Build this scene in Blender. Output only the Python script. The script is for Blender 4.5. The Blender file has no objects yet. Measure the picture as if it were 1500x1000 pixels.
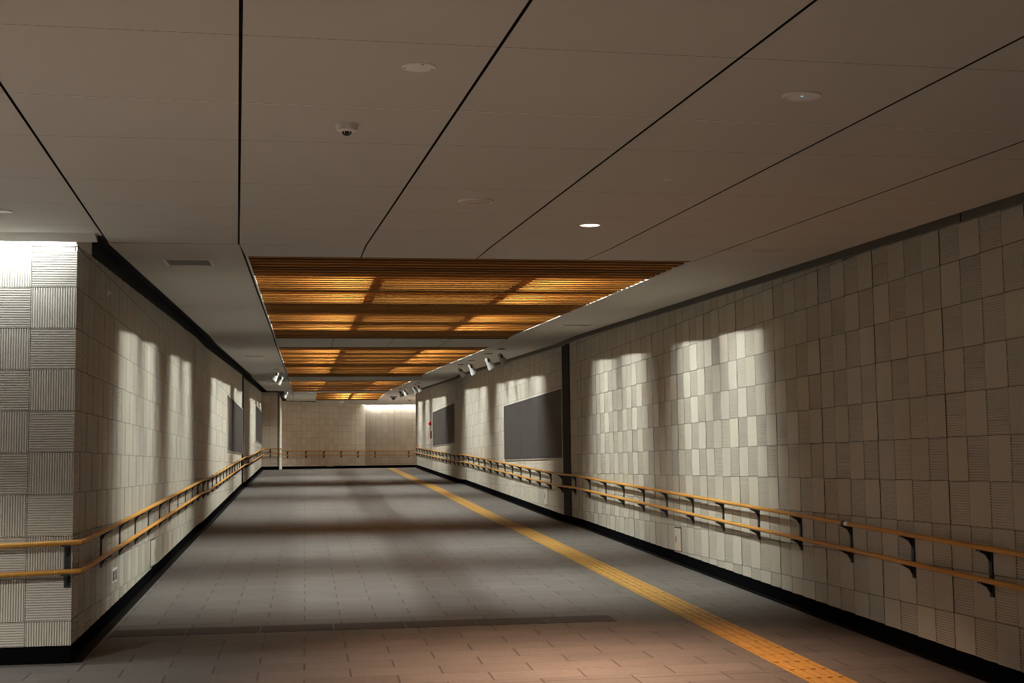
import bpy, bmesh, math, random
from mathutils import Vector, Matrix
random.seed(7)
C = bpy.context.scene.collection
sc = bpy.context.scene
H0 = 1.7094                       # eye height above the floor under the camera
XL, XR = -1.666, 4.4138           # side wall planes of the passage
YC = 10.28                        # the left corner where the passage begins
YN, YE = 54.2, 54.4               # end of the left wall (pillar) and of the right wall

# ------------------------------------------------------------------ profile of the sloping passage
KN = [(-8, 1.655+.0325*(-18.29)), (21.6, 2.0226), (23.3, 2.042), (37.7, 2.512), (39.5, 2.522), (54.3, 2.955), (90, 2.955)]
def P(y):                          # level of the top of the wall tiles
    for (a, p), (b, q) in zip(KN, KN[1:]):
        if y <= b: return p+(q-p)*(y-a)/(b-a)+H0
    return KN[-1][1]+H0
def FL(y): return P(y)-3.03        # floor
def CE(y): return P(y)+.045        # ceiling
def BT(y): return P(y)-2.905       # top of the baseboard
def lerp(x, a, b, p, q): t = min(1, max(0, (x-a)/(b-a))); return p+(q-p)*t
def RU(y): return P(y)+lerp(y, 8, 20, -2.16, -2.21)
def RLo(y): return P(y)+lerp(y, 8, 20, -2.366, -2.408)
def cuts(a, b):
    return [a]+[k for k, _ in KN if a < k < b]+[b]

# ------------------------------------------------------------------ helpers
def link(name, me, mat=None, parent=None):
    o = bpy.data.objects.new(name, me); C.objects.link(o)
    if mat is not None:
        for m in (mat if isinstance(mat, (list, tuple)) else [mat]): me.materials.append(m)
    if parent is not None: o.parent = parent
    return o
def obj(name, bm, mat=None, parent=None, smooth=False):
    me = bpy.data.meshes.new(name); bmesh.ops.recalc_face_normals(bm, faces=bm.faces)
    bm.to_mesh(me); bm.free()
    if smooth:
        for p in me.polygons: p.use_smooth = True
        try: me.set_sharp_from_angle(angle=math.radians(40))
        except Exception: pass
    return link(name, me, mat, parent)
def raw(name, bm, mat=None, parent=None):     # keeps the face directions as built
    me = bpy.data.meshes.new(name); bm.to_mesh(me); bm.free()
    return link(name, me, mat, parent)
def tag(o, label, cat, group=None):
    o['label'] = label; o['category'] = cat
    if group: o['group'] = group
    return o
def struct(o): o['kind'] = 'structure'; return o
def empty(name, loc, label, cat, group=None, rot=(0, 0, 0)):
    o = bpy.data.objects.new(name, None); C.objects.link(o); o.location = loc; o.rotation_euler = rot
    o.empty_display_size = .1
    return tag(o, label, cat, group)
def box(bm, x0, x1, y0, y1, z0, z1, mi=0):
    v = [bm.verts.new((x, y, z)) for z in (z0, z1) for y in (y0, y1) for x in (x0, x1)]
    for f in ((0, 2, 3, 1), (4, 5, 7, 6), (0, 1, 5, 4), (2, 6, 7, 3), (0, 4, 6, 2), (1, 3, 7, 5)):
        fc = bm.faces.new([v[i] for i in f]); fc.material_index = mi
    return v
def sbox(bm, x0, x1, y0, y1, f0, f1, mi=0):   # a box that follows the slope: z between f0(y) and f1(y)
    ys = cuts(y0, y1)
    for a, b in zip(ys, ys[1:]):
        v = [bm.verts.new(p) for p in ((x0, a, f0(a)), (x1, a, f0(a)), (x0, b, f0(b)), (x1, b, f0(b)),
                                       (x0, a, f1(a)), (x1, a, f1(a)), (x0, b, f1(b)), (x1, b, f1(b)))]
        for f in ((0, 2, 3, 1), (4, 5, 7, 6), (0, 1, 5, 4), (2, 6, 7, 3), (0, 4, 6, 2), (1, 3, 7, 5)):
            fc = bm.faces.new([v[i] for i in f]); fc.material_index = mi
def quad(bm, pts, mi=0, uv=None):
    f = bm.faces.new([bm.verts.new(p) for p in pts]); f.material_index = mi
    if uv is not None:
        l = bm.loops.layers.uv.verify()
        for lp, q in zip(f.loops, uv): lp[l].uv = q
    return f
def lathe(bm, prof, seg=32, mi=0, M=None):
    rings = []
    for r, z in prof:
        if r < 1e-6: rings.append([bm.verts.new((0, 0, z))])
        else: rings.append([bm.verts.new((r*math.cos(2*math.pi*i/seg), r*math.sin(2*math.pi*i/seg), z)) for i in range(seg)])
    for A, B in zip(rings, rings[1:]):
        for i in range(seg):
            j = (i+1) % seg
            if len(A) == 1 and len(B) == 1: continue
            if len(A) == 1: f = bm.faces.new((A[0], B[j], B[i]))
            elif len(B) == 1: f = bm.faces.new((A[i], A[j], B[0]))
            else: f = bm.faces.new((A[i], A[j], B[j], B[i]))
            f.material_index = mi
    if M is not None: bmesh.ops.transform(bm, matrix=M, verts=[v for R in rings for v in R])
def tube(bm, pts, r, seg=14, caps=True):
    pts = [Vector(p) for p in pts]; n = len(pts); rings = []; up = Vector((0, 0, 1))
    for i, p in enumerate(pts):
        a = (pts[i]-pts[i-1]).normalized() if i else (pts[1]-pts[0]).normalized()
        b = (pts[i+1]-pts[i]).normalized() if i < n-1 else a
        t = (a+b).normalized(); k = 1/max(.3, t.dot(a))
        s = t.cross(up).normalized(); u = s.cross(t).normalized()
        h = (b-a); h = h.normalized() if h.length > 1e-4 else None
        ring = []
        for j in range(seg):
            d = s*math.cos(2*math.pi*j/seg)+u*math.sin(2*math.pi*j/seg)
            if h is not None:
                hp = h-t*h.dot(t)
                if hp.length > 1e-5: hp.normalize(); d = d+hp*(d.dot(hp)*(k-1))
            ring.append(bm.verts.new(p+d*r))
        rings.append(ring)
    for A, B in zip(rings, rings[1:]):
        for j in range(seg): bm.faces.new((A[j], A[(j+1) % seg], B[(j+1) % seg], B[j]))
    if caps: bm.faces.new(rings[0][::-1]); bm.faces.new(rings[-1])

# ------------------------------------------------------------------ materials
class N:
    def __init__(s, name):
        s.m = bpy.data.materials.new(name); s.m.use_nodes = True; s.t = s.m.node_tree
        s.b = s.t.nodes['Principled BSDF']; s.out = s.t.nodes['Material Output']
    def n(s, typ, **kw):
        nd = s.t.nodes.new(typ)
        for k, v in kw.items(): setattr(nd, k, v)
        return nd
    def l(s, a, b): s.t.links.new(a, b)
    def put(s, sock, v):
        if hasattr(v, 'is_output'): s.l(v, sock)
        else: sock.default_value = v
    def math(s, op, a, b=0., c=0.):
        nd = s.n('ShaderNodeMath', operation=op)
        for i, v in enumerate((a, b, c)): s.put(nd.inputs[i], v)
        return nd.outputs[0]
    def mix(s, fac, a, b, mode='MIX'):
        nd = s.n('ShaderNodeMix', data_type='RGBA', blend_type=mode)
        s.put(nd.inputs['Factor'], fac); s.put(nd.inputs['A'], a); s.put(nd.inputs['B'], b)
        return nd.outputs['Result']
    def noise(s, vec, scale, detail=3, rough=.55):
        nd = s.n('ShaderNodeTexNoise'); nd.inputs['Scale'].default_value = scale
        nd.inputs['Detail'].default_value = detail; nd.inputs['Roughness'].default_value = rough
        if vec is not None: s.l(vec, nd.inputs['Vector'])
        return nd.outputs['Fac']
    def ramp(s, fac, a, b, va=0., vb=1.):
        nd = s.n('ShaderNodeMapRange'); nd.clamp = True
        s.put(nd.inputs['Value'], fac)
        for k, v in (('From Min', a), ('From Max', b), ('To Min', va), ('To Max', vb)): s.put(nd.inputs[k], v)
        return nd.outputs['Result']
    def comb(s, x, y, z=0.):
        nd = s.n('ShaderNodeCombineXYZ')
        for i, v in enumerate((x, y, z)): s.put(nd.inputs[i], v)
        return nd.outputs[0]
    def bump(s, h, dist, strength=1., prev=None):
        nd = s.n('ShaderNodeBump'); nd.inputs['Distance'].default_value = dist; nd.inputs['Strength'].default_value = strength
        s.l(h, nd.inputs['Height'])
        if prev is not None: s.l(prev, nd.inputs['Normal'])
        return nd.outputs['Normal']
def rgb(r, g, b): return (r, g, b, 1)

def plain(name, col, rough=.6, metal=0., noise=0., scale=40, spec=.4, bump=0.):
    m = N(name); m.b.inputs['Roughness'].default_value = rough; m.b.inputs['Metallic'].default_value = metal
    m.b.inputs['Specular IOR Level'].default_value = spec
    g = m.n('ShaderNodeTexCoord').outputs['Object']
    f = m.noise(g, scale)
    if noise: m.l(m.mix(f, rgb(*[c*(1-noise) for c in col]), rgb(*[min(1, c*(1+noise)) for c in col])), m.b.inputs['Base Color'])
    else: m.b.inputs['Base Color'].default_value = rgb(*col)
    if bump: m.l(m.bump(f, bump), m.b.inputs['Normal'])
    return m.m

def tile_mat(name, base, var, u0, v0, tw=.287, th=.3, ribs=19, wide=4, amp=.0016, vamp=.0010, vert_dark=0.):
    m = N(name)
    uv = m.n('ShaderNodeUVMap').outputs['UV']
    s = m.n('ShaderNodeSeparateXYZ'); m.l(uv, s.inputs[0])
    u = m.math('DIVIDE', m.math('SUBTRACT', s.outputs[0], u0), tw)
    v = m.math('DIVIDE', m.math('SUBTRACT', s.outputs[1], v0), th)
    iu, iv = m.math('FLOOR', u), m.math('FLOOR', v)
    fu, fv = m.math('SUBTRACT', u, iu), m.math('SUBTRACT', v, iv)
    par = m.math('FLOORED_MODULO', m.math('ADD', iu, iv), 2.)
    # joints
    eu = m.math('MULTIPLY', m.math('MINIMUM', fu, m.math('SUBTRACT', 1., fu)), tw)
    ev = m.math('MULTIPLY', m.math('MINIMUM', fv, m.math('SUBTRACT', 1., fv)), th)
    joint = m.math('MAXIMUM', m.ramp(eu, .0012, .0022, 1, 0), m.ramp(ev, .0016, .003, 1, 0))
    if wide:
        w4 = m.math('DIVIDE', u, float(wide)); d4 = m.math('ABSOLUTE', m.math('SUBTRACT', w4, m.math('ROUND', w4)))
        joint = m.math('MAXIMUM', joint, m.ramp(m.math('MULTIPLY', d4, tw*wide), .0032, .0048, 1, 0))
    # ribs
    def rib(f):
        x = m.math('FRACT', m.math('MULTIPLY', f, float(ribs)))
        d = m.math('ABSOLUTE', m.math('SUBTRACT', x, .5))
        return m.ramp(d, .18, .42, 1., 0.)
    hr, vr = rib(fv), rib(fu)
    horiz = par
    h = m.math('ADD', m.math('MULTIPLY', m.math('MULTIPLY', hr, horiz), amp),
               m.math('MULTIPLY', m.math('MULTIPLY', vr, m.math('SUBTRACT', 1., horiz)), vamp))
    h = m.math('SUBTRACT', h, m.math('MULTIPLY', joint, .0018))
    wn = m.n('ShaderNodeTexWhiteNoise', noise_dimensions='2D'); m.l(m.comb(iu, iv), wn.inputs['Vector'])
    n1 = m.noise(uv, 26, 4); n2 = m.noise(uv, 420, 2)
    val = m.math('ADD', m.ramp(wn.outputs['Value'], 0, 1, 1-var, 1+var), m.math('MULTIPLY', m.math('SUBTRACT', n1, .5), .16))
    val = m.math('ADD', val, m.math('MULTIPLY', m.math('SUBTRACT', n2, .5), .18))
    hs = m.n('ShaderNodeHueSaturation'); hs.inputs['Color'].default_value = rgb(*base); m.l(val, hs.inputs['Value'])
    m.l(m.ramp(wn.outputs['Color'], 0, 1, .82, 1.15), hs.inputs['Saturation'])
    m.l(m.mix(joint, hs.outputs['Color'], rgb(.055, .045, .036)), m.b.inputs['Base Color'])
    m.b.inputs['Roughness'].default_value = .55; m.b.inputs['Specular IOR Level'].default_value = .3
    m.l(m.bump(h, 1.0), m.b.inputs['Normal'])
    return m.m

TB = (.455, .425, .36)
ZR, ZL = H0+1.3523, H0+1.3355
M_TR = tile_mat('beige_ribbed_tile_right', TB, .11, 12.34, ZR)
M_TL = tile_mat('beige_ribbed_tile_left', TB, .09, YC, ZL)
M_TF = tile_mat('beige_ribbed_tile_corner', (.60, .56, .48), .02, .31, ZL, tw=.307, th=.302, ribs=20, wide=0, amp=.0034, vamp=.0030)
M_TE = tile_mat('beige_ribbed_tile_end', (.60, .54, .45), .08, 0, ZL, tw=.3, amp=.001, vamp=.001)

# stone paving
def floor_mat():
    m = N('grey_granite_paving'); co = m.n('ShaderNodeTexCoord').outputs['Object']
    s = m.n('ShaderNodeSeparateXYZ'); m.l(co, s.inputs[0]); X, Y = s.outputs[0], s.outputs[1]
    Y2 = m.math('ADD', Y, m.math('MULTIPLY', X, -.012))
    v = m.math('DIVIDE', m.math('SUBTRACT', Y2, 12.05), .3); iv = m.math('FLOOR', v); fv = m.math('SUBTRACT', v, iv)
    u = m.math('ADD', m.math('DIVIDE', X, .62), m.math('MULTIPLY', m.math('FLOORED_MODULO', iv, 2.), .5))
    iu = m.math('FLOOR', u); fu = m.math('SUBTRACT', u, iu)
    eu = m.math('MULTIPLY', m.math('MINIMUM', fu, m.math('SUBTRACT', 1., fu)), .62)
    ev = m.math('MULTIPLY', m.math('MINIMUM', fv, m.math('SUBTRACT', 1., fv)), .3)
    wn = m.n('ShaderNodeTexWhiteNoise', noise_dimensions='2D'); m.l(m.comb(iu, iv), wn.inputs['Vector'])
    jv = m.math('MULTIPLY', m.ramp(ev, .002, .006, 1, 0), .6)
    ju = m.ramp(eu, .004, .008, 1, 0)
    e = m.math('DIVIDE', m.math('SUBTRACT', Y2, 12.05), 3.1); ed = m.math('MULTIPLY', m.math('ABSOLUTE', m.math('SUBTRACT', e, m.math('ROUND', e))), 3.1)
    je = m.ramp(ed, .006, .01, 1, 0)
    j = m.math('MAXIMUM', m.math('MAXIMUM', ju, jv), je)
    n1 = m.noise(co, 130, 3, .7); n2 = m.noise(co, 1.3, 4)
    n3 = m.noise(co, 32, 3, .7)
    streak = m.noise(m.comb(m.math('MULTIPLY', X, 3.), m.math('MULTIPLY', Y, 26.)), 1., 3)
    val = m.math('ADD', m.ramp(wn.outputs['Value'], 0, 1, .90, 1.10), m.math('MULTIPLY', m.math('SUBTRACT', n1, .5), 1.15))
    val = m.math('ADD', val, m.math('MULTIPLY', m.math('SUBTRACT', n2, .5), .35))
    val = m.math('ADD', val, m.math('MULTIPLY', m.math('SUBTRACT', n3, .5), .7))
    val = m.math('ADD', val, m.math('MULTIPLY', m.math('SUBTRACT', streak, .5), .5))
    hs = m.n('ShaderNodeHueSaturation'); hs.inputs['Color'].default_value = rgb(.098, .089, .081); m.l(val, hs.inputs['Value'])
    m.l(m.mix(j, hs.outputs['Color'], rgb(.05, .043, .038)), m.b.inputs['Base Color'])
    m.l(m.ramp(n1, .3, .7, .55, .75), m.b.inputs['Roughness']); m.b.inputs['Specular IOR Level'].default_value = .35
    h = m.math('SUBTRACT', m.math('MULTIPLY', n1, .0012), m.math('MULTIPLY', j, .003))
    m.l(m.bump(h, 1.), m.b.inputs['Normal'])
    return m.m
M_FLOOR = floor_mat()
M_GROUT = plain('dark_tile_joint', (.045, .038, .032), .9)
def wood_mat(name, c1, c2, axis_scale=(1.2, 60, 60), rough=.45, spec=.3):
    m = N(name); co = m.n('ShaderNodeTexCoord').outputs['Object']
    mp = m.n('ShaderNodeMapping'); m.l(co, mp.inputs['Vector']); mp.inputs['Scale'].default_value = axis_scale
    n1 = m.noise(mp.outputs[0], 1., 4, .65)
    m.l(m.mix(m.ramp(n1, .3, .7), rgb(*c1), rgb(*c2)), m.b.inputs['Base Color'])
    if name.startswith('honey'):
        sp = m.n('ShaderNodeSeparateXYZ'); m.l(co, sp.inputs[0]); wn = m.n('ShaderNodeTexWhiteNoise', noise_dimensions='1D')
        m.l(m.math('FLOOR', m.math('MULTIPLY', sp.outputs[1], 5.)), wn.inputs['W'])
        src = m.b.inputs['Base Color'].links[0].from_socket; hs = m.n('ShaderNodeHueSaturation'); m.l(src, hs.inputs['Color']); m.l(m.ramp(wn.outputs['Value'], 0, 1, .68, 1.3), hs.inputs['Value']); m.l(hs.outputs['Color'], m.b.inputs['Base Color'])
    m.b.inputs['Roughness'].default_value = rough; m.b.inputs['Specular IOR Level'].default_value = spec
    return m.m
M_SLAT = wood_mat('honey_wood_slats', (.235, .092, .016), (.345, .140, .023), (.2, 60, 60), rough=.7, spec=.1)
M_RAIL = wood_mat('amber_handrail_wood', (.50, .235, .045), (.62, .31, .07), (30, 1.5, 30), .38)
M_RAILX = wood_mat('amber_handrail_wood_cross', (.55, .28, .07), (.66, .36, .10), (1.5, 30, 30), .38)
M_CEIL = plain('warm_grey_ceiling_board', (.62, .60, .57), .7, 0, .035, 3.0, .25)
M_SEAM = plain('dark_seam', (.015, .014, .013), .9)
M_PALE = plain('pale_white_lit_edge', (.95, .94, .92), .6)  # ceiling joints also use it to paint board edges catching light
M_WHITE = plain('white_paint', (.90, .89, .87), .5, 0, .02, 20)
M_FIX = plain('white_fixture_metal', (.86, .85, .83), .4, 0, .03, 60)
M_GREY = plain('grey_metal', (.22, .22, .22), .45, .3, .06, 30)
M_LOUV = plain('pale_grey_louvre', (.40, .41, .41), .5)
M_DARK = plain('dark_bronze_panel', (.014, .012, .011), .7, 0, .15, 12, .08)
M_SLOT = plain('dark_recess_board', (.045, .046, .048), .7, 0, .1, 6, .15)
M_PLEN = plain('dark_void_board', (.035, .033, .03), .8)
M_BASE = plain('black_granite', (.004, .004, .0045), .9, 0, .5, 180, 0.)
M_EDGE = plain('black_gutter_stone', (.003, .003, .003), .6, 0, .5, 120, .06)
M_BRACK = plain('charcoal_steel', (.045, .050, .058), .45, .6, .1, 40)
M_POSTER = plain('grey_notice_board', (.050, .045, .045), .7, 0, .05, 90, .2)
M_PFRAME = plain('pale_board_edge', (.60, .57, .51), .5, 0, .03, 50)
M_RED = plain('red_lamp_glass', (.62, .02, .012), .25, 0, .05, 50)
M_DRED = plain('dark_red_plate', (.20, .02, .015), .4, 0, .05, 50)
M_DRAIN = plain('dark_drain_stone', (.032, .029, .027), .7, 0, .35, 60, .3, .0008)
M_HATCH = plain('beige_hatch_paint', (.60, .55, .46), .5, 0, .04, 40)
M_BLACK = plain('black_plastic', (.012, .012, .012), .35)
M_TRIM = plain('grey_corner_trim', (.20, .19, .185), .45, .4, .06, 25)
def yellow_mat():
    m = N('yellow_tactile_rubber'); co = m.n('ShaderNodeTexCoord').outputs['Object']
    n1 = m.noise(co, 60, 4, .65); n2 = m.noise(co, 2.2, 3)
    c = m.mix(m.ramp(n1, .35, .65), rgb(.28, .148, .030), rgb(.42, .235, .046))
    c = m.mix(m.ramp(n2, .45, .75, 0, .35), c, rgb(.30, .17, .04))
    m.l(c, m.b.inputs['Base Color']); m.b.inputs['Roughness'].default_value = .6
    m.l(m.bump(n1, .0006), m.b.inputs['Normal'])
    return m.m
M_YEL = yellow_mat()
def emit(name, col, s, sampled=True):
    m = N(name); m.b.inputs['Base Color'].default_value = rgb(*col)
    m.b.inputs['Emission Color'].default_value = rgb(*col); m.b.inputs['Emission Strength'].default_value = s
    if not sampled: m.m.cycles.emission_sampling = 'NONE'
    return m.m
M_TUBE = emit('lamp_tube_glow', (1, .97, .9), 6, False)
M_COVE = emit('cove_tube_glow', (.96, 1, .97), 14, False)
M_DOWN = emit('warm_downlight_glow', (1, .72, .42), 2.6, False)

# ------------------------------------------------------------------ camera
f, yaw, pitch, roll = 1991.596, math.radians(8.69823588), math.radians(5.17858612), math.radians(.71190483)
def cam2world(x3, y2, z3):
    x = x3*math.cos(roll)+z3*math.sin(roll); z2 = -x3*math.sin(roll)+z3*math.cos(roll)
    y = y2*math.cos(pitch)-z2*math.sin(pitch); z = y2*math.sin(pitch)+z2*math.cos(pitch)
    return Vector((x*math.cos(yaw)+y*math.sin(yaw), -x*math.sin(yaw)+y*math.cos(yaw), z))
cd = bpy.data.cameras.new('camera'); cam = bpy.data.objects.new('camera', cd); C.objects.link(cam)
r_, u_, b_ = cam2world(1, 0, 0), cam2world(0, 0, 1), -cam2world(0, 1, 0)
Mx = Matrix.Identity(4)
for i in range(3): Mx[i][0], Mx[i][1], Mx[i][2] = r_[i], u_[i], b_[i]
Mx[2][3] = H0
cam.matrix_world = Mx
cd.sensor_width = 36; cd.lens = f*36/1500; cd.clip_end = 300
sc.camera = cam

# ------------------------------------------------------------------ the room shell
XW, YB, XE, YF = -9.0, -5.0, 11.0, 66.14       # left hall end, hall back, far right end, far wall
def strip_floor(bm, x0, x1, y0, y1, fz, mi=0):
    ys = cuts(y0, y1)
    for a, b in zip(ys, ys[1:]): quad(bm, [(x0, a, fz(a)), (x1, a, fz(a)), (x1, b, fz(b)), (x0, b, fz(b))], mi)
bm = bmesh.new()
strip_floor(bm, XW, XR+.1, YB, YC+.05, FL); strip_floor(bm, XL-.1, XR+.1, YC+.05, YE+.1, FL)
strip_floor(bm, XL-.1, XE, YE+.1, YF+.2, FL)
struct(raw('floor', bm, M_FLOOR))

def wall_quad(bm, p0, p1, u0, u1, fz0, fz1, n=1, mi=0):
    # vertical wall from plan point p0 to p1, with uv = (run, height)
    (xa, ya), (xb, yb) = p0, p1
    ts = [0, 1]
    if abs(xa-xb) < 1e-6: ts = [(y-ya)/(yb-ya) for y in cuts(ya, yb)]
    for s, t in zip(ts, ts[1:]):
        X = lambda q: xa+(xb-xa)*q; Y = lambda q: ya+(yb-ya)*q; U = lambda q: u0+(u1-u0)*q
        a0, a1, b0, b1 = fz0(Y(s)), fz1(Y(s)), fz0(Y(t)), fz1(Y(t))
        quad(bm, [(X(s), Y(s), a0), (X(t), Y(t), b0), (X(t), Y(t), b1), (X(s), Y(s), a1)], mi,
             [(U(s), a0), (U(t), b0), (U(t), b1), (U(s), a1)])
def add_wall(name, segs, mat):
    bm = bmesh.new()
    for s in segs: wall_quad(bm, *s)
    return struct(raw(name, bm, mat))
FB = lambda y: FL(y)-.02
TOP = lambda y: P(y)
VT = lambda y: P(y)+.9
# right wall in two materials-equal runs, left wall, corner face, end walls
def ends(pts): return [] if pts[0][1] == YC and pts[0][0] == XL else (pts[0], pts[-1])
def solid_wall(name, pts, us, z0, z1, mat, back, slots=None):
    """tiled face along plan points plus a plain back so that the wall has thickness"""
    bm = bmesh.new()
    for n_, ((p, q), (u, w)) in enumerate(zip(zip(pts, pts[1:]), zip(us, us[1:]))): wall_quad(bm, p, q, u, w, z0, z1, mi=slots[n_] if slots else 0)
    for (p, q) in zip(pts, pts[1:]):
        pb = (p[0]+back[0], p[1]+back[1]); qb = (q[0]+back[0], q[1]+back[1])
        wall_quad(bm, pb, qb, 0, 1, z0, z1, mi=1)
        # top
        if abs(p[0]-q[0]) < 1e-6: ys = cuts(p[1], q[1]); prs = [((p[0], a), (p[0], b)) for a, b in zip(ys, ys[1:])]
        else: prs = [(p, q)]
        for a, b in prs:
            quad(bm, [(a[0], a[1], z1(a[1])), (b[0], b[1], z1(b[1])), (b[0]+back[0], b[1]+back[1], z1(b[1])), (a[0]+back[0], a[1]+back[1], z1(a[1]))], 1)
    for p in ends(pts):
        quad(bm, [(p[0], p[1], z0(p[1])), (p[0]+back[0], p[1]+back[1], z0(p[1])), (p[0]+back[0], p[1]+back[1], z1(p[1])), (p[0], p[1], z1(p[1]))], 1)
    return struct(raw(name, bm, [mat, M_WHITE, M_GROUT]))
RY = (12.34-.287*16, 12.34+.287*34)
solid_wall('wall_right', [(XR, YB), (XR, RY[0]), (XR, RY[1]), (XR, YE)], [YB, RY[0], RY[1], YE], FB, TOP, M_TR, (.12, 0), [0, 2, 0])
LY2 = YC+.287*39
solid_wall('wall_left', [(XL, YC), (XL, LY2), (XL, YN)], [YC, LY2, YN], FB, TOP, M_TL, (-.12, .0), [2, 0])
solid_wall('wall_corner', [(XW, YC), (XL, YC)], [XW-XL+.62, .62], FB, TOP, M_TF, (0, .0005))
solid_wall('wall_pillar', [(XL, YN), (-1.0, YN)], [.0, .63], FB, TOP, M_TE, (0, .05))
solid_wall('wall_recess', [(-1.0, YN), (-1.0, 62.1)], [0, 7.9], FB, TOP, M_TE, (-.05, 0))
solid_wall('wall_end', [(-1.0, 62.12), (2.88, 66.0)], [0, 5.487], FB, lambda y: P(y)+.045, M_TE, (-.1, .1))
solid_wall('wall_far', [(2.88, 66.0), (2.88, YF), (XE, YF)], [5.487, 5.787, 13.9], FB, lambda y: P(y)+.045, M_TE, (0, .1))
# out-of-frame closing walls
for nm, p, q in (('wall_back', (XW, YB), (XR, YB)), ('wall_hall', (XW, YB), (XW, YC)), ('wall_return', (XR, YE), (XE, YE)), ('wall_side', (XE, YE), (XE, YF))):
    bm = bmesh.new(); wall_quad(bm, p, q, 0, math.hypot(p[0]-q[0], p[1]-q[1]), FB, lambda y: P(y)+.3)
    struct(raw(nm, bm, M_TE if nm != 'wall_back' else M_TL))

# relief tiles of the nearer wall stretches: every groove is real, tiles alternate between lying and standing ribs
def relief_mat(name, base, var, tw, th, u0, v0):
    m = N(name); uv = m.n('ShaderNodeUVMap').outputs['UV']; s = m.n('ShaderNodeSeparateXYZ'); m.l(uv, s.inputs[0])
    iu = m.math('FLOOR', m.math('DIVIDE', m.math('SUBTRACT', s.outputs[0], u0), tw)); iv = m.math('FLOOR', m.math('DIVIDE', m.math('SUBTRACT', s.outputs[1], v0), th))
    wn = m.n('ShaderNodeTexWhiteNoise', noise_dimensions='2D'); m.l(m.comb(iu, iv), wn.inputs['Vector'])
    n1 = m.noise(uv, 26, 4); n2 = m.noise(uv, 420, 2)
    val = m.math('ADD', m.ramp(wn.outputs['Value'], 0, 1, 1-var, 1+var), m.math('MULTIPLY', m.math('SUBTRACT', n1, .5), .16))
    val = m.math('ADD', val, m.math('MULTIPLY', m.math('SUBTRACT', n2, .5), .18))
    hs = m.n('ShaderNodeHueSaturation'); hs.inputs['Color'].default_value = rgb(*base); m.l(val, hs.inputs['Value'])
    m.l(m.ramp(wn.outputs['Color'], 0, 1, .82, 1.15), hs.inputs['Saturation'])
    m.l(hs.outputs['Color'], m.b.inputs['Base Color']); m.b.inputs['Roughness'].default_value = .55; m.b.inputs['Specular IOR Level'].default_value = .3
    return m.m
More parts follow.
